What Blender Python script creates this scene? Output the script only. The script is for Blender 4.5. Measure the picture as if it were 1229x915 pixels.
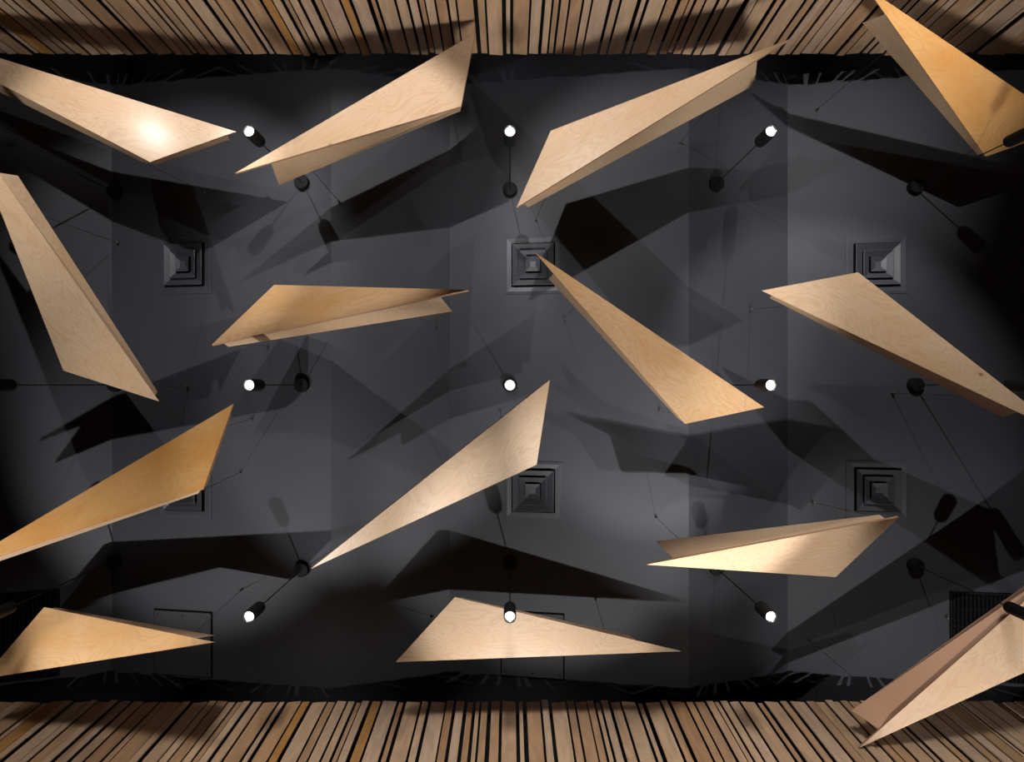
import bpy, bmesh, math, random
from mathutils import Vector, Matrix

# ------------------------------------------------------------------ basics
for o in list(bpy.data.objects):
    bpy.data.objects.remove(o, do_unlink=True)
S = bpy.context.scene
COL = S.collection
random.seed(11)
CAM_H = 1.30                      # the camera stands on the floor, looking straight up
F, U0, V0 = 700.0, 612.0, 461.0   # focal length and optical axis in pixels of the 1229x915 frame

# ------------------------------------------------------------------ camera
cam = bpy.data.cameras.new('camera')
cam.sensor_fit = 'HORIZONTAL'
cam.sensor_width = 36.0
cam.lens = F / 1229 * 36.0
cam.shift_x = (614.5 - U0) / 1229
cam.shift_y = (V0 - 457.5) / 1229
cam.clip_start = 0.02
cam_o = bpy.data.objects.new('camera', cam)
cam_o.location = (0, 0, CAM_H)
cam_o.rotation_euler = (math.pi, 0, 0)
COL.objects.link(cam_o)
S.camera = cam_o

# ------------------------------------------------------------------ world, exposure
w = bpy.data.worlds.new('world')
S.world = w
w.use_nodes = True
w.node_tree.nodes['Background'].inputs['Color'].default_value = (0.8, 0.85, 1.0, 1)
w.node_tree.nodes['Background'].inputs['Strength'].default_value = 0.005
S.view_settings.view_transform = 'Standard'
S.view_settings.look = 'None'
S.view_settings.gamma = 1.0
S.view_settings.use_curve_mapping = False
S.view_settings.exposure = 0.0

# ------------------------------------------------------------------ wall uplights and added fill spots (below the frame)
# (x, y, z above camera), (target x, y, z above camera), watts, cone degrees, blend
UP = [
    # upper wall, aimed at the wings and the ceiling over them
    ((-2.65, -3.12, 2.4), (-3.3, -1.2, 6.0), 340, 54, .5),
    ((-3.85, -3.05, 2.7), (-3.1, -2.2, 4.9), 45, 34, .9),
    ((-1.20, -3.12, 2.4), (-1.3, -1.3, 6.0), 340, 52, .5),
    ((-0.25, -3.12, 2.4), (1.5, -1.5, 6.0), 340, 52, .6),
    ((2.40, -3.12, 2.4), (3.2, 0.2, 6.0), 540, 48, .5),
    ((3.10, -3.12, 2.4), (3.35, -2.5, 5.0), 350, 48, 1.0),
    # lower wall
    ((-3.90, 3.0, 2.4), (-3.3, 1.1, 5.6), 440, 54, .6),
    ((-1.58, 3.0, 2.4), (-1.5, 0.2, 6.0), 360, 48, .5),
    ((-0.80, 3.0, 2.4), (-0.85, -0.5, 4.8), 170, 26, .8),  # added fill spot, only to brighten the honey wing pointing right
    ((0.30, 3.0, 2.4), (0.3, 1.3, 6.0), 310, 54, .5),
    ((1.78, 3.0, 2.4), (1.3, -0.4, 6.0), 540, 46, .5),
    ((2.46, 3.0, 2.4), (1.9, 0.8, 6.0), 260, 45, .6),
    ((3.60, 3.0, 2.4), (4.0, 2.5, 5.0), 210, 56, .6),
    # across the room onto the opposite slats
    ((-3.60, 3.0, 2.4), (-4, -3.25, 4.75), 448, 23, .8),
    ((-3.60, -3.12, 2.4), (-4, 3.15, 4.75), 475, 23, .8),
    ((-1.80, 3.0, 2.4), (-2, -3.25, 4.75), 780, 23, .8),
    ((-1.80, -3.12, 2.4), (-2, 3.15, 4.75), 904, 23, .8),
    ((0.00, 3.0, 2.4), (0, -3.25, 4.75), 947, 23, .8),
    ((0.00, -3.12, 2.4), (0, 3.15, 4.75), 1142, 23, .8),
    ((1.80, 3.0, 2.4), (2, -3.25, 4.75), 899, 23, .8),
    ((1.80, -3.12, 2.4), (2, 3.15, 4.75), 1047, 23, .8),
    ((3.60, 3.0, 2.4), (4, -3.25, 4.75), 521, 23, .8),
    ((3.60, -3.12, 2.4), (4, 3.15, 4.75), 571, 23, .8),
    # added weak fill spots that brighten the strip of ceiling along each wall
    ((-4.2, -3.12, 2.4), (-4.2, -3.65, 6.0), 45, 62, .9),
    ((-2.1, -3.12, 2.4), (-2.1, -3.65, 6.0), 45, 62, .9),
    ((0.0, -3.12, 2.4), (0.0, -3.65, 6.0), 45, 62, .9),
    ((2.1, -3.12, 2.4), (2.1, -3.65, 6.0), 45, 62, .9),
    ((4.2, -3.12, 2.4), (4.2, -3.65, 6.0), 45, 62, .9),
    ((-4.2, 3.0, 2.4), (-4.2, 3.5, 6.0), 45, 62, .9),
    ((-2.1, 3.0, 2.4), (-2.1, 3.5, 6.0), 45, 62, .9),
    ((0.0, 3.0, 2.4), (0.0, 3.5, 6.0), 45, 62, .9),
    ((2.1, 3.0, 2.4), (2.1, 3.5, 6.0), 45, 62, .9),
    ((4.2, 3.0, 2.4), (4.2, 3.5, 6.0), 45, 62, .9),
]
UP_GAIN = 1.06
for i, (p, t, watts, cone, bl) in enumerate(UP):
    l = bpy.data.lights.new('uplight_and_fill', 'SPOT')
    l.energy = watts * UP_GAIN
    l.spot_size = math.radians(cone)
    l.spot_blend = bl
    l.shadow_soft_size = 0.4 if cone == 23 else 0.02
    l.color = (1.0, 0.99, 0.985)
    o = bpy.data.objects.new('uplight_and_fill', l)
    o.location = (p[0], p[1], p[2] + CAM_H)
    d = Vector(t) - Vector(p)
    o.rotation_euler = d.to_track_quat('-Z', 'Y').to_euler()
    COL.objects.link(o)

# ------------------------------------------------------------------ helpers
def W(x, y, z):
    return Vector((x, y, z + CAM_H))

def ray(u, v, z):
    """a point seen at pixel (u, v), z metres above the camera"""
    return W((u - U0) * z / F, (v - V0) * z / F, z)

FOLD = [(-7.78, 6.17), (-5.36, 5.83), (-4.21, 6.17), (-1.787, 5.83), (-0.636, 6.17),
        (1.787, 5.83), (2.938, 6.17), (5.36, 5.83), (6.51, 6.17), (7.78, 5.99)]
def ceil_z(x):
    for (a, za), (b, zb) in zip(FOLD, FOLD[1:]):
        if x <= b:
            return za + (zb - za) * (x - a) / (b - a)
    return FOLD[-1][1]
def ceil_slope(x):
    for (a, za), (b, zb) in zip(FOLD, FOLD[1:]):
        if x <= b:
            return (zb - za) / (b - a)
    return 0
def on_ceiling(u, v):
    z = 6.0
    for _ in range(30):
        z = 0.5 * z + 0.5 * ceil_z((u - U0) * z / F)
    return ray(u, v, z)

def tag(o, label=None, cat=None, group=None, kind=None):
    if label: o['label'] = label
    if cat: o['category'] = cat
    if group: o['group'] = group
    if kind: o['kind'] = kind
    return o

def empty(name, loc):
    o = bpy.data.objects.new(name, None)
    o.empty_display_size = 0.1
    o.location = loc
    COL.objects.link(o)
    return o

def link(name, bm, mat, parent=None, at=None, smooth=False):
    """link a bmesh given in world coordinates (or local ones, with at = a matrix) as ONE object"""
    bmesh.ops.recalc_face_normals(bm, faces=bm.faces[:])
    me = bpy.data.meshes.new(name)
    if parent is not None and at is None:
        bm.transform(Matrix.Translation(-Vector(parent_world(parent))))
    bm.to_mesh(me)
    bm.free()
    for m in (mat if isinstance(mat, (list, tuple)) else [mat]):
        me.materials.append(m)
    if smooth:
        for p in me.polygons:
            p.use_smooth = True
        try:
            me.set_sharp_from_angle(angle=math.radians(40))
        except Exception:
            pass
    o = bpy.data.objects.new(name, me)
    COL.objects.link(o)
    if parent is not None:
        o.parent = parent
    if at is not None:
        o.matrix_local = at
    return o
def parent_world(p):
    v = Vector(p.location)
    q = p.parent
    while q is not None:
        v += Vector(q.location)
        q = q.parent
    return v

def add_box(bm, c, s, rot=None):
    m = Matrix.Translation(c)
    if rot is not None:
        m = m @ rot.to_4x4()
    m = m @ Matrix.Diagonal((s[0], s[1], s[2], 1))
    return bmesh.ops.create_cube(bm, size=1.0, matrix=m)['verts']

def add_rod(bm, a, b, r, seg=8):
    d = Vector(b) - Vector(a)
    m = Matrix.Translation((Vector(a) + Vector(b)) / 2) @ d.to_track_quat('Z', 'Y').to_matrix().to_4x4()
    bmesh.ops.create_cone(bm, cap_ends=True, segments=seg, radius1=r, radius2=r, depth=d.length, matrix=m)

def add_lathe(bm, prof, c=(0, 0, 0), seg=32):
    """revolve [(r, z), ...] about the vertical through c"""
    rings = []
    for r, z in prof:
        if r < 1e-6:
            rings.append([bm.verts.new((c[0], c[1], c[2] + z))])
        else:
            rings.append([bm.verts.new((c[0] + r * math.cos(2 * math.pi * k / seg),
                                        c[1] + r * math.sin(2 * math.pi * k / seg), c[2] + z)) for k in range(seg)])
    for a, b in zip(rings, rings[1:]):
        for k in range(seg):
            k2 = (k + 1) % seg
            if len(a) == 1 and len(b) == 1: continue
            if len(a) == 1: bm.faces.new((a[0], b[k], b[k2]))
            elif len(b) == 1: bm.faces.new((a[k], a[k2], b[0]))
            else: bm.faces.new((a[k], a[k2], b[k2], b[k]))

def add_prism(bm, pts, off):
    """a slab: polygon pts and its copy moved by off"""
    a = [bm.verts.new(p) for p in pts]
    b = [bm.verts.new(Vector(p) + off) for p in pts]
    n = len(a)
    fs = [bm.faces.new(a), bm.faces.new(b[::-1])]
    for k in range(n):
        fs.append(bm.faces.new((a[k], b[k], b[(k + 1) % n], a[(k + 1) % n])))
    return fs

def square_ring(bm, ho, hi, zo, zi, th=0.006):
    """square funnel ring: outer half size ho at height zo, inner half size hi at height zi"""
    def ring(h, z):
        return [bm.verts.new((x * h, y * h, z)) for x, y in ((-1, -1), (1, -1), (1, 1), (-1, 1))]
    A, B, C, D = ring(ho, zo), ring(hi, zi), ring(hi, zi + th), ring(ho, zo + th)
    for P, Q in ((A, B), (B, C), (C, D), (D, A)):
        for k in range(4):
            bm.faces.new((P[k], P[(k + 1) % 4], Q[(k + 1) % 4], Q[k]))

# ------------------------------------------------------------------ materials
def mat_new(name):
    m = bpy.data.materials.new(name)
    m.use_nodes = True
    nt = m.node_tree
    return m, nt, nt.nodes, nt.links, nt.nodes['Principled BSDF']

def plain(name, col, rough=0.5, metal=0.0, spec=0.5, noise=0.0, scale=8.0):
    m, nt, N, L, b = mat_new(name)
    b.inputs['Base Color'].default_value = (*col, 1)
    b.inputs['Roughness'].default_value = rough
    b.inputs['Metallic'].default_value = metal
    b.inputs['Specular IOR Level'].default_value = spec
    if noise > 0:
        tc = N.new('ShaderNodeTexCoord')
        t = N.new('ShaderNodeTexNoise'); t.inputs['Scale'].default_value = scale; t.inputs['Detail'].default_value = 5
        mx = N.new('ShaderNodeMix'); mx.data_type = 'RGBA'
        mx.inputs['A'].default_value = (*[c * (1 - noise) for c in col], 1)
        mx.inputs['B'].default_value = (*[c * (1 + noise) for c in col], 1)
        L.new(tc.outputs['Object'], t.inputs['Vector'])
        L.new(t.outputs['Fac'], mx.inputs['Factor'])
        L.new(mx.outputs['Result'], b.inputs['Base Color'])
    return m

def glow(name, col, strength):
    m, nt, N, L, b = mat_new(name)
    b.inputs['Base Color'].default_value = (0.8, 0.8, 0.8, 1)
    b.inputs['Emission Color'].default_value = (*col, 1)
    b.inputs['Emission Strength'].default_value = strength
    return m

def birch(name, light, mid, deep, deep_amt, rough=0.42):
    """rotary-cut birch veneer: flame figure along U, honey patches, a few pin knots; satin lacquer"""
    m, nt, N, L, b = mat_new(name)
    tc = N.new('ShaderNodeTexCoord')
    oi = N.new('ShaderNodeObjectInfo')
    mul = N.new('ShaderNodeMath'); mul.operation = 'MULTIPLY'; mul.inputs[1].default_value = 37.0
    L.new(oi.outputs['Random'], mul.inputs[0])
    add = N.new('ShaderNodeVectorMath'); add.operation = 'ADD'
    L.new(tc.outputs['UV'], add.inputs[0]); L.new(mul.outputs[0], add.inputs[1])
    def mapping(sc):
        mp = N.new('ShaderNodeMapping'); mp.inputs['Scale'].default_value = sc
        L.new(add.outputs[0], mp.inputs['Vector']); return mp
    # figure: contour lines of a stretched noise field
    n1 = N.new('ShaderNodeTexNoise'); n1.inputs['Scale'].default_value = 1.0; n1.inputs['Detail'].default_value = 3.0
    n1.inputs['Roughness'].default_value = 0.45; n1.inputs['Distortion'].default_value = 0.9
    L.new(mapping((1.5, 4.2, 1)).outputs[0], n1.inputs['Vector'])
    k = N.new('ShaderNodeMath'); k.operation = 'MULTIPLY'; k.inputs[1].default_value = 32.0
    L.new(n1.outputs['Fac'], k.inputs[0])
    fr = N.new('ShaderNodeMath'); fr.operation = 'PINGPONG'; fr.inputs[1].default_value = 1.0
    L.new(k.outputs[0], fr.inputs[0])
    # honey patches
    n2 = N.new('ShaderNodeTexNoise'); n2.inputs['Scale'].default_value = 1.0; n2.inputs['Detail'].default_value = 4.0
    L.new(mapping((1.6, 3.0, 1)).outputs[0], n2.inputs['Vector'])
    r2 = N.new('ShaderNodeMapRange'); r2.inputs['From Min'].default_value = 0.42; r2.inputs['From Max'].default_value = 0.72
    r2.inputs['To Max'].default_value = deep_amt
    L.new(n2.outputs['Fac'], r2.inputs['Value'])
    # fine pores along the grain
    n3 = N.new('ShaderNodeTexNoise'); n3.inputs['Scale'].default_value = 1.0; n3.inputs['Detail'].default_value = 2.0
    L.new(mapping((14, 160, 1)).outputs[0], n3.inputs['Vector'])
    mx1 = N.new('ShaderNodeMix'); mx1.data_type = 'RGBA'
    mx1.inputs['A'].default_value = (*light, 1); mx1.inputs['B'].default_value = (*mid, 1)
    rr = N.new('ShaderNodeMath'); rr.operation = 'POWER'; rr.inputs[1].default_value = 2.2
    L.new(fr.outputs[0], rr.inputs[0])
    sc = N.new('ShaderNodeMath'); sc.operation = 'MULTIPLY_ADD'; sc.inputs[1].default_value = 0.75; sc.inputs[2].default_value = 0.0
    L.new(rr.outputs[0], sc.inputs[0])
    ad = N.new('ShaderNodeMath'); ad.operation = 'MULTIPLY_ADD'; ad.inputs[1].default_value = 0.5
    L.new(n3.outputs['Fac'], ad.inputs[0]); L.new(sc.outputs[0], ad.inputs[2])
    L.new(ad.outputs[0], mx1.inputs['Factor'])
    mx2 = N.new('ShaderNodeMix'); mx2.data_type = 'RGBA'
    mx2.inputs['B'].default_value = (*deep, 1)
    L.new(r2.outputs[0], mx2.inputs['Factor']); L.new(mx1.outputs['Result'], mx2.inputs['A'])
    # pin knots
    vo = N.new('ShaderNodeTexVoronoi'); vo.inputs['Scale'].default_value = 1.0
    L.new(mapping((1.7, 2.4, 1)).outputs[0], vo.inputs['Vector'])
    kr = N.new('ShaderNodeMapRange'); kr.inputs['From Min'].default_value = 0.018; kr.inputs['From Max'].default_value = 0.045
    kr.inputs['To Min'].default_value = 0.75; kr.inputs['To Max'].default_value = 0.0
    L.new(vo.outputs['Distance'], kr.inputs['Value'])
    mx3 = N.new('ShaderNodeMix'); mx3.data_type = 'RGBA'
    mx3.inputs['B'].default_value = (0.16, 0.07, 0.03, 1)
    L.new(kr.outputs[0], mx3.inputs['Factor']); L.new(mx2.outputs['Result'], mx3.inputs['A'])
    L.new(mx3.outputs['Result'], b.inputs['Base Color'])
    b.inputs['Roughness'].default_value = rough
    b.inputs['Specular IOR Level'].default_value = 0.5
    return m

def slat_wood():
    m, nt, N, L, b = mat_new('oiled_slat_wood')
    geo = N.new('ShaderNodeNewGeometry')
    tc = N.new('ShaderNodeTexCoord')
    ramp = N.new('ShaderNodeValToRGB')
    e = ramp.color_ramp
    e.interpolation = 'CONSTANT'
    cols = [(0.0, (0.500, 0.320, 0.192)), (.2, (0.430, 0.255, 0.141)), (.38, (0.540, 0.360, 0.222)), (.54, (0.460, 0.270, 0.141)),
            (.68, (0.520, 0.350, 0.232)), (.84, (.46, 0.224, 0.067)), (.93, (0.420, 0.235, 0.121))]
    e.elements[0].position, e.elements[0].color = cols[0][0], (*cols[0][1], 1)
    e.elements[1].position, e.elements[1].color = cols[1][0], (*cols[1][1], 1)
    for p, c in cols[2:]:
        x = e.elements.new(p); x.color = (*c, 1)
    L.new(geo.outputs['Random Per Island'], ramp.inputs['Fac'])
    mul = N.new('ShaderNodeMath'); mul.operation = 'MULTIPLY'; mul.inputs[1].default_value = 53.0
    L.new(geo.outputs['Random Per Island'], mul.inputs[0])
    add = N.new('ShaderNodeVectorMath'); add.operation = 'ADD'
    L.new(tc.outputs['Object'], add.inputs[0]); L.new(mul.outputs[0], add.inputs[1])
    mp = N.new('ShaderNodeMapping'); mp.inputs['Scale'].default_value = (9, 9, 1.6)
    L.new(add.outputs[0], mp.inputs['Vector'])
    n = N.new('ShaderNodeTexNoise'); n.inputs['Scale'].default_value = 1.4; n.inputs['Detail'].default_value = 5; n.inputs['Distortion'].default_value = 1.0
    L.new(mp.outputs[0], n.inputs['Vector'])
    mr = N.new('ShaderNodeMapRange'); mr.inputs['From Min'].default_value = 0.3; mr.inputs['From Max'].default_value = 0.7
    mr.inputs['To Min'].default_value = 0.78; mr.inputs['To Max'].default_value = 1.15
    L.new(n.outputs['Fac'], mr.inputs['Value'])
    vm = N.new('ShaderNodeVectorMath'); vm.operation = 'SCALE'
    L.new(ramp.outputs['Color'], vm.inputs[0]); L.new(mr.outputs[0], vm.inputs['Scale'])
    L.new(vm.outputs[0], b.inputs['Base Color'])
    b.inputs['Roughness'].default_value = 0.5
    return m

def ply_edge():
    m, nt, N, L, b = mat_new('plywood_edge')
    tc = N.new('ShaderNodeTexCoord')
    wv = N.new('ShaderNodeTexWave'); wv.bands_direction = 'Z'; wv.inputs['Scale'].default_value = 60; wv.inputs['Distortion'].default_value = 0.4
    L.new(tc.outputs['Object'], wv.inputs['Vector'])
    mx = N.new('ShaderNodeMix'); mx.data_type = 'RGBA'
    mx.inputs['A'].default_value = (.33, .17, .095, 1); mx.inputs['B'].default_value = (.42, .24, .14, 1)
    L.new(wv.outputs['Fac'], mx.inputs['Factor'])
    L.new(mx.outputs['Result'], b.inputs['Base Color'])
    b.inputs['Roughness'].default_value = 0.6
    return m

M_PALE = birch('pale_birch_veneer', (.62, .44, .29), (.53, .35, .21), (.54, .33, .16), 0.6)
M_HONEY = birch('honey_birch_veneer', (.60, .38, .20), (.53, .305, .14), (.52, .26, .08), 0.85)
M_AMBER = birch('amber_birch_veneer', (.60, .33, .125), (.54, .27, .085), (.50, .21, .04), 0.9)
M_GLOSS = birch('lacquered_birch_veneer', (.62, .44, .29), (.53, .35, .21), (.54, .33, .16), 0.6, 0.24)
M_EDGE = ply_edge()
M_SLAT = slat_wood()
M_CEIL = plain('charcoal_ceiling_paint', (.034, .0355, .042), 0.6, noise=0.10, scale=3.0, spec=0.35)
M_BACK = plain('black_backing_board', (.006, .006, .006), 0.9, spec=0.1, noise=0.2)
M_VENT = plain('charcoal_enamelled_metal', (.036, .038, .045), 0.45, noise=0.05, spec=0.5)
M_VOID = plain('gap_shade_black', (.003, .003, .003), 0.9, spec=0.05, noise=0.1)  # black for flat sheets that paint the dark of openings and gaps
M_HATCH = plain('charcoal_hatch_paint', (.040, .039, .042), 0.65, noise=0.08, scale=5, spec=0.3)
M_BLACK = plain('matt_black_metal', (.006, .006, .0065), 0.65, noise=0.1, spec=0.15)
M_CORD = plain('black_cord', (.01, .01, .01), 0.7, noise=0.1, spec=0.2)
M_STEEL = plain('steel_wire', (.10, .10, .105), 0.35, metal=0.9, noise=0.1)
M_HOOK = plain('dark_steel_hook', (.16, .16, .16), 0.35, metal=0.8, noise=0.1)
M_GLOW = glow('lamp_lens', (1.0, 0.97, 0.92), 14.0)
M_RING = plain('lamp_reflector', (.25, .25, .25), 0.3, metal=0.9, noise=0.05)
M_FLOOR = plain('dark_stained_floor', (.055, .055, .058), 0.5, noise=0.2, scale=2)
M_PLASTER = plain('charcoal_plaster', (.045, .045, .05), 0.8, noise=0.1, scale=4)

# ------------------------------------------------------------------ structure
XL = 7.6
bm = bmesh.new()
add_box(bm, (0, 0, -0.06), (2 * XL + .4, 10.4, 0.12))
tag(link('floor', bm, M_FLOOR), kind='structure')

bm = bmesh.new()                          # folded ceiling: one corrugated slab
pts = [(x, z) for x, z in FOLD if abs(x) < XL]
pts = [(-XL, ceil_z(-XL))] + pts + [(XL, ceil_z(XL))]
prev = None
lo, hi = [], []
for x, z in pts:
    lo.append([bm.verts.new(W(x, y, z)) for y in (-5.0, 5.0)])
    hi.append([bm.verts.new(W(x, y, z + 0.12)) for y in (-5.0, 5.0)])
for k in range(len(pts) - 1):
    bm.faces.new((lo[k][0], lo[k][1], lo[k + 1][1], lo[k + 1][0]))
    bm.faces.new((hi[k][0], hi[k + 1][0], hi[k + 1][1], hi[k][1]))
    for j in (0, 1):
        bm.faces.new((lo[k][j], lo[k + 1][j], hi[k + 1][j], hi[k][j]))
for k in (0, -1):
    bm.faces.new((lo[k][0], lo[k][1], hi[k][1], hi[k][0]))
tag(link('ceiling', bm, M_CEIL), kind='structure')

for nm, sx in (('wall_left', -1), ('wall_right', 1)):
    bm = bmesh.new()
    add_box(bm, (sx * (XL + .1), 0, 3.8), (.2, 10.4, 7.8))
    tag(link(nm, bm, M_PLASTER), kind='structure')

ZS = 5.58          # slat tops, above the camera
LEAN = 0.0686      # the slatted walls lean inward going up
TOP_END = [(0, 7), (10, 21), (22, 39), (41.5, 47), (49.5, 67), (69, 80), (82, 90), (91.5, 97), (99, 107.5), (109.5, 120.5),
    (122.5, 130.5), (132.5, 149), (152, 160.5), (162.5, 178.5), (182, 187), (190, 207.5),
    (210.3, 220.5), (222.2, 231), (232.5, 237.6), (240.2, 248.7), (250.4, 261), (264, 272.6), (273.8, 290.5), (294.3, 302.5),
    (304.6, 320.6), (323.9, 329.4), (331.9, 350), (352.1, 362.3), (364, 372.6), (374.3, 379.4), (381.5, 390), (392.2, 403.4),
    (406.5, 413.7), (415.4, 432.5), (435.4, 444), (446.1, 462.4), (465.8, 470.4), (473.1, 490.6), (492.6, 503.4), (506.3, 514.5),
    (516.2, 521.7), (523, 532.4), (534.1, 545.2), (547.3, 554.6), (556.3, 573.4), (577.7, 585.4), (587.1, 603.7),
    (607.7, 612.5), (615.4, 632.8), (634.7, 645.8), (649.2, 656.4), (658.1, 663.6), (665.8, 674), (675.7, 688), (689.7, 697.4),
    (699.1, 716.7), (719.6, 727.3), (729.4, 746.1), (750, 755.2), (757.6, 775.2), (776.9, 787.6), (790.9, 799.1),
    (800.8, 806), (807.7, 816.7), (818.5, 829), (831.6, 839.6), (841.5, 858.1), (861.9, 870.4), (871.4, 888.5), (892.3, 898.8),
    (900.8, 921.3), (923, 930.7), (933.3, 941.8), (943.2, 948.7), (950.4, 958.9), (960.6, 972.9), (974.6, 982), (983.7, 1000.8),
    (1004.3, 1012.8), (1014.5, 1030.8), (1035, 1041), (1042.4, 1059), (1061.5, 1070), (1071.8, 1080.3), (1082.9, 1100.8),
    (1102.5, 1109.4), (1111.9, 1119.6), (1121.3, 1136.7), (1139.3, 1160.6), (1162.3, 1167), (1173.4, 1191.4), (1192.2, 1205), (1206.8, 1216), (1218, 1229)]
BOT_END = [(0, 16.7), (17.9, 31), (32.5, 49.9), (52.1, 58.1), (59.8, 78), (79, 87.5), (90.6, 108), (109, 117), (118.3, 131),
    (132.4, 141), (143.2, 148.3), (150, 158), (160.6, 172.2), (174, 191), (192.2, 199), (200.9, 218.8), (220.2, 229), (232.5, 250), (251.3, 259.8),
    (261.2, 273.1), (274.7, 283.2), (284.9, 290.9), (292.3, 300.8), (303.9, 314.8), (316.5, 334.1), (335.8, 341.5), (345.3, 362),
    (363.2, 372), (375.2, 392.6), (394, 402.8), (404.5, 415.9), (417.9, 426), (428.2, 433.3), (434.7, 443.2), (447, 457.2),
    (459.5, 476), (478.6, 484), (488, 504.6), (506.8, 514.5), (517.9, 535), (536.7, 544.9), (548.2, 557.7), (561, 568),
    (571.2, 576), (578.2, 585.9), (590, 600), (602.8, 619.1), (622.6, 627.3), (631.6, 647.8), (649.9, 657.8), (661.5, 678.6),
    (680.3, 688.5), (690.6, 703.4), (704.2, 711.9), (714.5, 719.3), (721.3, 729.5), (732.9, 743.5), (745.6, 762.3), (765.2, 770.4),
    (774.3, 791), (793.1, 800.8), (804.6, 821.4), (823.1, 831.6), (833.3, 844.8), (846.7, 855.5), (857.6, 862.7), (864.1, 872.6),
    (875.2, 886.3), (888.5, 905.6), (908.5, 914.1), (917, 933.8), (936.2, 944.4), (947.8, 965.2), (966.6, 976), (977.2, 988.8),
    (990.2, 999), (1000.8, 1007), (1007.8, 1016.2), (1018.5, 1030.8), (1032.5, 1048.7), (1051.3, 1056.4), (1059, 1075.2), (1077.8, 1085.5),
    (1088.9, 1106), (1107.7, 1116.2), (1118.8, 1129.9), (1131.6, 1145.3), (1147, 1150.4), (1152.1, 1159.8), (1161.5, 1174.3),
    (1175.2, 1191.4), (1194, 1200.8), (1202.5, 1216), (1218, 1229)]

def extend(ends, lo, hi):
    rnd = random.Random(5)
    out = list(ends)
    x = ends[0][0]
    while x > lo:
        wd = rnd.choice((6, 8, 8, 11, 17, 17)); g = rnd.choice((1.5, 1.7, 2.2, 3.4))
        out.append((x - g - wd, x - g)); x -= g + wd
    x = ends[-1][1]
    while x < hi:
        wd = rnd.choice((6, 8, 8, 11, 17, 17)); g = rnd.choice((1.5, 1.7, 2.2, 3.4))
        out.append((x + g, x + g + wd)); x += g + wd
    return out

def slat_wall(name, sy, vtop, ends):
    y_top = vtop * ZS / F                     # signed
    rnd = random.Random(3 if sy < 0 else 4)
    def yat(z):                               # front plane of the slats
        return y_top + sy * LEAN * (ZS - z)
    # stepped wall: leaning board behind the slats, ledge, upright wall up to the ceiling
    bm = bmesh.new()
    zb = ZS - 0.06
    o_ = sy * 0.085
    outer = sy * 5.0
    prof = [(yat(-CAM_H) + o_, -CAM_H), (yat(zb) + o_, zb), (outer - sy * .4, zb), (outer - sy * .4, 6.4), (outer, 6.4), (outer, -CAM_H)]
    add_prism(bm, [W(-XL, y, z) for y, z in prof], Vector((2 * XL, 0, 0)))
    wall = tag(link(name, bm, M_BACK), kind='structure')
    bm = bmesh.new()
    n = 0
    for l, r in extend(ends, -110, 1340):
        xa, xb = (l + .3 - U0) * ZS / F, (r - .3 - U0) * ZS / F
        wd = xb - xa
        proud = 0.0
        if wd > .115: yaw = math.radians(rnd.choice((-4, 4, -5, 5)))
        elif wd > .075: yaw = math.radians(rnd.choice((-3, 3, 0)))
        else:
            yaw = 0.0
            proud = rnd.choice((0.012, 0.006, 0.0)) if wd > .055 else rnd.choice((-0.012, -.006))
        dep = 0.012
        zlo, zhi = 0.6, ZS + rnd.uniform(-0.012, 0.012)
        up = Vector((0, -sy * LEAN, 1)).normalized()
        side = Vector((math.cos(yaw), math.sin(yaw), 0))
        inn = Vector((math.sin(yaw) * sy, -sy * math.cos(yaw), 0))      # towards the room
        side = Vector((math.cos(yaw), math.sin(yaw) * 1.0, 0))
        c = Vector(((xa + xb) / 2, 0, 0))
        fr = []
        for s in (-.5, .5):
            px = c.x + side.x * s * wd
            dy = side.y * s * wd
            for z in (zlo, zhi):
                fr.append((px, yat(z) - sy * proud + dy, z))
        q = [W(*fr[0]), W(*fr[1]), W(*fr[3]), W(*fr[2])]
        add_prism(bm, q, Vector((0, sy * dep, 0)))
        n += 1
    return tag(link('slat_cladding', bm, M_SLAT, wall)), wall

slat_wall('wall_far', -1, 65 - V0, TOP_END)
slat_wall('wall_near', 1, 842.5 - V0, BOT_END)

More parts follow.
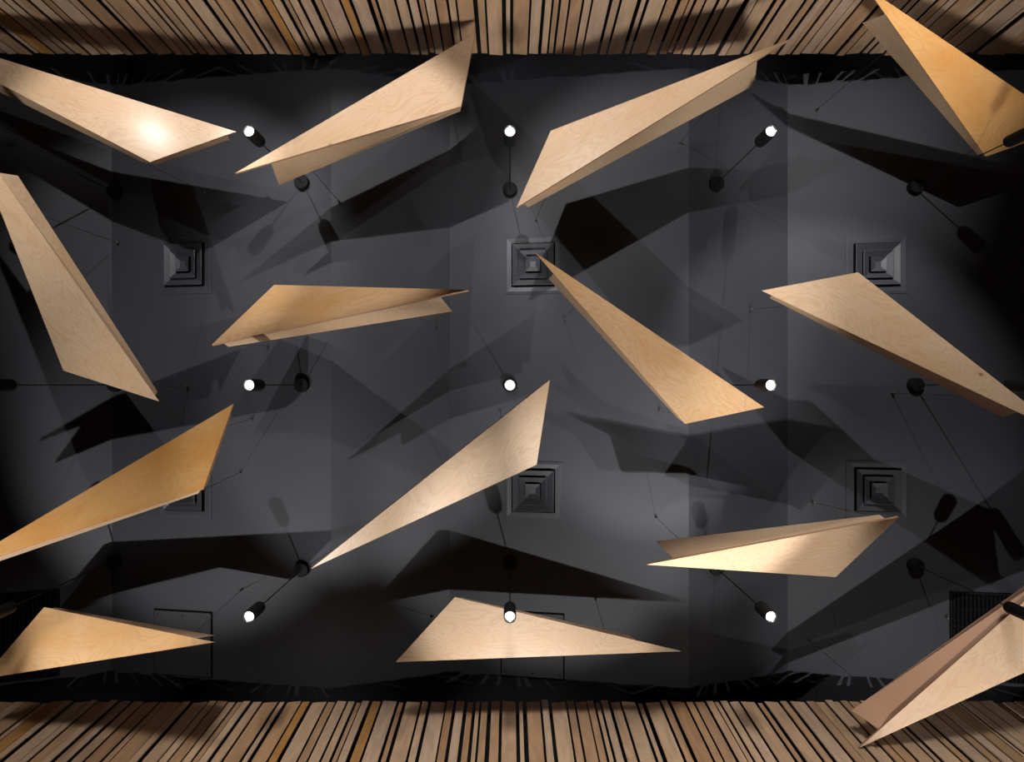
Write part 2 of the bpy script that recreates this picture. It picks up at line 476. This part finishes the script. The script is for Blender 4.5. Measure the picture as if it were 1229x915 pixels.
# ------------------------------------------------------------------ hanging plywood wings
# vertices: A (long side meets short side), B (short meets middle side), C the sharp tip; pixel and height above camera
WINGS = [
    dict(v=((283, 158), (180, 194.5), (-147, 24)), z=(5.00, 4.93, 4.74), m='g',
         fins=[('AB', (273, 163), (182.5, 194), (185.7, 198.6), (275, 168)), ('BC', (-70, 66), (178, 194), (176, 197), (-75, 74))],
         hooks=[(120.7, 170), (248, 232)],
         label='plywood wing with a bright glare spot, at the upper left corner beside the left pendant'),
    dict(v=((570, 40), (553.5, 127.5), (282, 208)), z=(5.03, 4.85, 4.78), m='p',
         fins=[('BC', (325, 196), (553.5, 128.5), (552.5, 133.5), (335, 222))],
         hooks=[(408, 243), (554, 190)],
         label='pale plywood wing whose broad end rises over the upper slats'),
    dict(v=((620, 249), (661, 157), (950, 46)), z=(4.99, 5.04, 4.61), m='p',
         fins=[('AC', (910, 73.5), (630, 246), (634, 249), (906, 102))],
         hooks=[(816, 172), (643, 264)],
         label='pale plywood wing with a dark knot, right of the top middle pendant'),
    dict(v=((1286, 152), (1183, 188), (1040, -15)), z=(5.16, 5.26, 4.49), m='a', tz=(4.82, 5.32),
         fins=[('BC', (1060, 19), (1180.5, 184), (1173.5, 186), (1035, 27.5))],
         hooks=[(980, 132), (1119, 211)],
         label='golden plywood wing cut off by the upper right corner, its tip over the slats'),
    dict(v=((191, 482), (76, 445), (-38, 156)), z=(5.12, 4.87, 4.61), m='p', tz=(4.86, 5.2),
         fins=[('AC', (-3, 207), (188, 474), (189, 470), (21.5, 211))],
         hooks=[(143, 292), (226, 464)],
         label='pale plywood wing standing steeply at the left edge, broad end down'),
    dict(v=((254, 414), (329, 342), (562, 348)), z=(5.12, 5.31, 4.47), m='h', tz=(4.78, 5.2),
         fins=[('AC', (528, 356), (267.5, 412.5), (274, 416.5), (542.6, 374))],
         hooks=[(523, 390), (322, 415)],
         label='honey plywood wing pointing right, with a long pale flap below it'),
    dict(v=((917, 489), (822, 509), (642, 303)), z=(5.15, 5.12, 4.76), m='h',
         fins=[('BC', (663, 330), (820, 506), (814, 503), (658.5, 335))],
         hooks=[(677, 383), (791, 493)],
         label='honey plywood wing whose sharp tip overlaps the upper middle air vent'),
    dict(v=((914, 349), (1030, 327), (1283, 524)), z=(5.14, 4.86, 4.54), m='p',
         fins=[('AC', (1222, 495), (926, 355), (924, 358), (1204, 501.5))],
         hooks=[(1070, 472), (900, 372)],
         label='plain tan plywood wing at the right edge, its corner over the upper right air vent'),
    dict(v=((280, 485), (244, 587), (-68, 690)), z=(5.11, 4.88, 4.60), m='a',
         fins=[('AB', (275.5, 498.5), (245.5, 583), (248, 584), (278.5, 497)), ('BC', (-30, 677.5), (240, 588.5), (238, 592.5), (-33, 685))],
         hooks=[(303, 503), (289, 567)],
         label='deep orange plywood wing at the left edge, covering the lower left air vent'),
    dict(v=((660, 456), (644, 558), (373, 683)), z=(4.90, 5.00, 4.73), m='p', fins=[],
         hooks=[(600, 495), (545, 585)],
         label='pale plywood wing beneath the central pendant, touching the lower middle air vent'),
    dict(v=((1079, 621), (1003, 693), (776, 678)), z=(5.10, 5.24, 4.52), m='p',
         fins=[('AC', (808.5, 671), (1064, 623.6), (1055.5, 618), (787.5, 650))],
         hooks=[(787, 621), (974.6, 602.6)],
         label='plywood wing pointing left, with a long shaded flap along its upper side'),
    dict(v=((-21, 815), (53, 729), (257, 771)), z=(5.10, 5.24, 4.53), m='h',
         fins=[('BC', (234, 768), (60, 730), (67, 729.5), (258, 763))],
         hooks=[(290, 708), (149, 697.6)],
         label='honey plywood wing at the lower left edge, its tip over a square ceiling hatch'),
    dict(v=((475, 795), (546, 717), (818, 782)), z=(5.08, 5.20, 5.12), m='p', fins=[],
         hooks=[(519, 740), (714, 718)],
         label='honey plywood wing behind the bottom middle pendant, the last above the lower slats'),
    dict(v=((1296, 663), (1301, 775), (1031, 898)), z=(4.89, 4.84, 4.92), m='p',
         fins=[('AC', (1054, 874.6), (1285, 672), (1285, 663.5), (1022, 853))],
         hooks=[(970, 767), (1134.5, 740)],
         label='large pale plywood wing in the lower right corner, tip over the slats'),
]

def uv_slab(bm, origin, ax, ay):
    uv = bm.loops.layers.uv.verify()
    for f in bm.faces:
        for l in f.loops:
            d = l.vert.co - origin
            l[uv].uv = (d.dot(ax), d.dot(ay))

def edge_point(pa, za, pb, zb, p):
    d = (pb[0] - pa[0], pb[1] - pa[1])
    s = ((p[0] - pa[0]) * d[0] + (p[1] - pa[1]) * d[1]) / (d[0] ** 2 + d[1] ** 2)
    z = 1.0 / ((1 - s) / za + s / zb)
    return ray(pa[0] + d[0] * s, pa[1] + d[1] * s, z), z

def build_wing(wd):
    px, zz = wd['v'], wd['z']
    A, B, C = [ray(p[0], p[1], z) for p, z in zip(px, zz)]
    idx = {'A': 0, 'B': 1, 'C': 2}
    root = empty('hanging_wing', (A + B + C) / 3)
    tag(root, wd['label'], 'ceiling panel', 'plywood wings hung from the ceiling')
    n = (B - A).cross(C - A).normalized()
    if n.z < 0: n = -n
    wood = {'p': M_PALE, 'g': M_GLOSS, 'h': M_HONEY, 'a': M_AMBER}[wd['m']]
    ax = (C - A).normalized(); ay = n.cross(ax)
    bm = bmesh.new()
    add_prism(bm, [A, B, C], n * 0.018)
    uv_slab(bm, A, ax, ay)
    for f in bm.faces:
        f.normal_update()
        f.material_index = 0 if abs(f.normal.dot(n)) > .9 else 1
    link('face_board', bm, [wood, M_EDGE], root)
    camp = W(0, 0, 0)
    tops = []
    fins = list(wd['fins'])
    def fin(E0, E1, T1, T0):
        fn = (E1 - E0).cross(T0 - E0).normalized()
        if fn.dot(camp - E0) > 0: fn = -fn                     # thickness grows away from the viewer's side
        bm = bmesh.new()
        rd = ((E0 + T1) / 2 - camp).normalized()          # board thickness
        add_prism(bm, [E0, E1, T1, T0], rd * min(.04, .018 / max(.2, abs(fn.dot(rd)))))
        fx = (E1 - E0).normalized()
        uv_slab(bm, E0, fx, fn.cross(fx))
        for f in bm.faces:
            f.normal_update()
            f.material_index = 0 if abs(f.normal.dot(fn)) > .8 else 1
        link('side_flap', bm, [M_PALE, M_EDGE], root)
        tops.append((T0, T1))
    for e, e0, e1, t1, t0 in fins:
        i, j = idx[e[0]], idx[e[1]]
        E0, z0 = edge_point(px[i], zz[i], px[j], zz[j], e0)
        E1, z1 = edge_point(px[i], zz[i], px[j], zz[j], e1)
        off = n * 0.018
        small = e == 'AB' or len(fins) == 2
        T0 = ray(t0[0], t0[1], max(z0 + .10, 5.08) if not small else z0 + .16)
        T1 = ray(t1[0], t1[1], max(z1 + .06, 5.10) if not small else z1 + .10)
        if 'tz' in wd:
            T0 = ray(t0[0], t0[1], wd['tz'][0]); T1 = ray(t1[0], t1[1], wd['tz'][1])
        fin(E0 + off * .5, E1 + off * .5, T1, T0)
    if not fins:                                               # flap rises out of sight above the face board
        cen = (A + B + C) / 3
        e0 = C.lerp(B, .18); e1 = C.lerp(B, .96)
        inn = (cen - B.lerp(C, .5)); inn.z = 0; inn.normalize()
        sgn = 0.35
        e0 = e0 + inn * .02 + n * .019; e1 = e1 + inn * .02 + n * .019
        fin(e0, e1, e1 + Vector((0, 0, .06)) + inn * .02, e0 + Vector((0, 0, .16)) + inn * .05)
    # suspension wires up to hooks in the ceiling
    for hk in wd['hooks']:
        H = on_ceiling(*hk)
        best = None
        for T0, T1 in tops:
            d = T1 - T0
            s = ((H.x - T0.x) * d.x + (H.y - T0.y) * d.y) / (d.x ** 2 + d.y ** 2)
            s = min(.96, max(.04, s))
            p = T0 + d * s
            dist = math.hypot(p.x - H.x, p.y - H.y)
            if best is None or dist < best[0]: best = (dist, p)
        # candidate on the board itself
        cen = (A + B + C) / 3
        for k in range(21):
            for a, b in ((A, B), (B, C), (C, A)):
                p = a.lerp(b, k / 20); p = p + (cen - p) * .06 + n * .019
                dist = math.hypot(p.x - H.x, p.y - H.y)
                if dist < best[0] - .12: best = (dist, p)
        p = best[1]
        bm = bmesh.new()
        add_rod(bm, p, H - Vector((0, 0, .03)), .0022, 6)
        link('suspension_wire', bm, M_STEEL, root)
        bm = bmesh.new()
        add_rod(bm, H, H - Vector((0, 0, .035)), .009, 10)
        bmesh.ops.create_uvsphere(bm, u_segments=10, v_segments=6, radius=.012, matrix=Matrix.Translation(H - Vector((0, 0, .04))))
        link('ceiling_hook', bm, M_HOOK, root, smooth=True)
    return root
for wd in WINGS:
    build_wing(wd)

# ------------------------------------------------------------------ pendant lights
def pendant(x, y, label):
    zc = ceil_z(x)
    top = W(x, y, zc)
    root = empty('pendant_light', top)
    tag(root, label, 'pendant light', 'black cylinder pendants')
    s = ceil_slope(x)
    bm = bmesh.new()
    tilt = abs(s) * .075
    add_lathe(bm, [(0, tilt), (.073, tilt), (.073, -.05), (.068, -.06), (0, -.062)], top, 32)
    link('canopy', bm, M_BLACK, root, smooth=True)
    zb = 4.65
    bm = bmesh.new()
    add_rod(bm, W(x, y, zc - .055), W(x, y, zb + .215), .005, 8)
    link('cord', bm, M_CORD, root)
    bm = bmesh.new()
    add_lathe(bm, [(0, .225), (.034, .225), (.046, .215), (.05, .2), (.05, .0), (.0465, -.002), (.044, .0), (.042, .02), (0, .02)], W(x, y, zb), 32)
    body = link('housing', bm, M_BLACK, root, smooth=True)
    bm = bmesh.new()
    add_lathe(bm, [(.0435, .0055), (.038, .010), (.031, .017)], W(x, y, zb), 32)
    link('reflector_ring', bm, M_RING, body, smooth=True)
    bm = bmesh.new()
    add_lathe(bm, [(0, .008), (.018, .0085), (.031, .012), (.0315, .018), (0, .019)], W(x, y, zb), 32)
    link('lens', bm, M_GLOW, body, smooth=True)
    l = bpy.data.lights.new('lamp_beam', 'SPOT')
    l.energy = 20; l.spot_size = math.radians(70); l.spot_blend = .6; l.shadow_soft_size = .03; l.color = (1, .95, .88)
    o = bpy.data.objects.new('lamp_beam', l)
    o.parent = root
    o.location = W(x, y, zb - .01) - top
    COL.objects.link(o)
    return root

ROWS = {-2.02: 'top', 0.01: 'middle', 1.86: 'bottom'}
COLS = [(-4.157, 'far left'), (-2.085, 'left'), (0.0, 'centre'), (2.085, 'right'), (4.157, 'far right')]
PL = {('top', 'far left'): 'black pendant cut off at the left edge beside the glossy upper left wing',
      ('top', 'left'): 'lit black pendant hanging between the two upper left wings',
      ('top', 'centre'): 'lit black pendant in the middle of the top row, left of a pale wing',
      ('top', 'right'): 'lit black pendant in the top row under the shadow right of the knotted wing',
      ('top', 'far right'): 'black pendant cut off at the right edge in front of the golden corner wing',
      ('middle', 'far left'): 'black pendant cut off at the left edge below the steep standing wing',
      ('middle', 'left'): 'lit black pendant in the middle row, above the deep orange wing tip',
      ('middle', 'centre'): 'lit pendant at the very centre of the picture, seen straight from below',
      ('middle', 'right'): 'lit black pendant in the middle row, beside the broad end of the honey wing',
      ('middle', 'far right'): 'black pendant mostly hidden behind the tan wing at the right edge',
      ('bottom', 'far left'): 'black pendant cut off at the left edge above the lower left wing',
      ('bottom', 'left'): 'lit black pendant in the bottom row right of the lower left wing tip',
      ('bottom', 'centre'): 'lit black pendant in front of the honey wing at bottom middle',
      ('bottom', 'right'): 'lit black pendant in the bottom row below the left-pointing wing',
      ('bottom', 'far right'): 'black pendant cut off at the right edge in front of the large corner wing'}
for y, rn in ROWS.items():
    for x, cn in COLS:
        pendant(x, y, PL[(rn, cn)])

# ------------------------------------------------------------------ air diffusers, hatches, grilles on the folded ceiling
def ceiling_frame(P):
    """local frame on the ceiling at P: x up the slope, y along the fold, z pointing into the ceiling"""
    s = ceil_slope(P.x)
    ex = Vector((1, 0, s)).normalized()
    ey = Vector((0, 1, 0))
    ez = ex.cross(ey)
    M = Matrix((ex, ey, ez)).transposed().to_4x4()
    return M

def thing_on_ceiling(name, u, v, label, cat, group=None):
    P = on_ceiling(u, v)
    root = empty(name, P)
    root.rotation_euler = ceiling_frame(P).to_euler()
    tag(root, label, cat, group)
    return root

I4 = Matrix.Identity(4)
def copy_tree(src, loc, rot, label):
    r = src.copy(); COL.objects.link(r)
    r.location = loc; r.rotation_euler = rot; r['label'] = label
    for ch in src.children:
        c = ch.copy(); COL.objects.link(c); c.parent = r
        for g in ch.children:
            d = g.copy(); COL.objects.link(d); d.parent = c
    return r

def make_vent(u, v, label):
    root = thing_on_ceiling('air_diffuser', u, v, label, 'air vent', 'square ceiling diffusers')
    bm = bmesh.new()
    square_ring(bm, .302, .272, -.007, -.009, .003)
    link('flange', bm, M_CEIL, root, I4)
    bm = bmesh.new()
    square_ring(bm, .274, .228, -.010, -.0065, .003)
    link('throat', bm, M_VENT, root, I4)
    bm = bmesh.new(); add_box(bm, (0, 0, -.0045), (.5, .5, .003))  # black sheet paints the dark of the duct; ceiling has no hole
    link('duct_shade_sheet', bm, M_VOID, root, I4)
    for ho, hi, zo, zi in ((.210, .142, -.042, -.012), (.140, .082, -.050, -.018)):
        bm = bmesh.new()
        square_ring(bm, ho, hi, zo, zi, .004)
        square_ring(bm, ho + .004, ho, zo + .002, zo, .004)
        link('louvre_ring', bm, M_VENT, root, I4)
    bm = bmesh.new()                                     # shallow pyramid in the middle
    square_ring(bm, .076, .026, -.052, -.034, .004)
    add_box(bm, (0, 0, -.033), (.056, .056, .006))
    link('centre_plate', bm, M_VENT, root, I4)
    return root

VENTS = [(222, 318, 'square charcoal air vent at upper left, below the pale glare wing'),
         (640, 318, 'square charcoal air vent above picture centre, touched by a sharp wing tip'),
         (1052, 318, 'square charcoal air vent at upper right, partly behind the tan wing'),
         (222, 587, 'square charcoal air vent mostly hidden behind the deep orange wing'),
         (640, 589, 'square charcoal air vent below picture centre, beside the pale wing end'),
         (1053, 588, 'square charcoal air vent at lower right, in deep shadow above the left-pointing wing')]
vent0 = None
for u, v, lab in VENTS:
    if vent0 is None:
        vent0 = make_vent(u, v, lab)
    else:
        P = on_ceiling(u, v)
        copy_tree(vent0, P, ceiling_frame(P).to_euler(), lab)

def make_hatch(u, v, label):
    root = thing_on_ceiling('access_hatch', u, v, label, 'ceiling hatch', 'square access hatches')
    bm = bmesh.new()
    add_box(bm, (0, 0, -.009), (.64, .66, .016))
    bmesh.ops.bevel(bm, geom=bm.edges[:], offset=.003, segments=1, affect='EDGES')
    link('door_panel', bm, M_HATCH, root, I4)
    bm = bmesh.new(); add_box(bm, (0, 0, -.002), (.665, .685, .003))  # black sheet paints the dark line of the gap around the door
    link('shadow_gap', bm, M_VOID, root, I4)
    for x in (-.28, 0, .28):
        for y in (-.29, .29):
            bm = bmesh.new()
            add_lathe(bm, [(0, -.0195), (.006, -.019), (.009, -.017), (.009, -.012)], (x, y, 0), 10)
            link('screw', bm, M_BLACK, root, I4)
    return root
h0 = make_hatch(220, 772, 'square ceiling hatch behind the tip of the lower left honey wing')
P = on_ceiling(639, 774)
copy_tree(h0, P, ceiling_frame(P).to_euler(), 'square ceiling hatch behind the bottom middle honey wing')

def make_grille(u, v, label):
    root = thing_on_ceiling('linear_grille', u, v, label, 'air grille', 'dark bar grilles')
    bm = bmesh.new(); add_box(bm, (0, 0, -.002), (.80, .86, .003))  # flat black sheet painted as the darkness behind the bars
    link('duct_shade_sheet', bm, M_VOID, root, I4)
    bm = bmesh.new()
    for sx in (-1, 1):
        add_box(bm, (sx * .405, 0, -.012), (.014, .89, .022))
        add_box(bm, (0, sx * .44, -.012), (.80, .014, .022))
    link('frame', bm, M_BLACK, root, I4)
    bm = bmesh.new()
    for k in range(21):
        add_box(bm, (-.38 + k * .038, 0, -.013), (.010, .866, .018))
    link('bars', bm, M_BLACK, root, I4)
    bm = bmesh.new()
    for y in (-.27, -.09, .09, .27):
        add_box(bm, (0, y, -.006), (.79, .012, .005))
    link('cross_bars', bm, M_BLACK, root, I4)
    return root
g0 = make_grille(14, 765, 'dark bar grille in the ceiling behind the lower left wing, at the left edge')
P = on_ceiling(1193, 765)
copy_tree(g0, P, ceiling_frame(P).to_euler(), 'dark bar grille in the ceiling behind the large lower right wing')
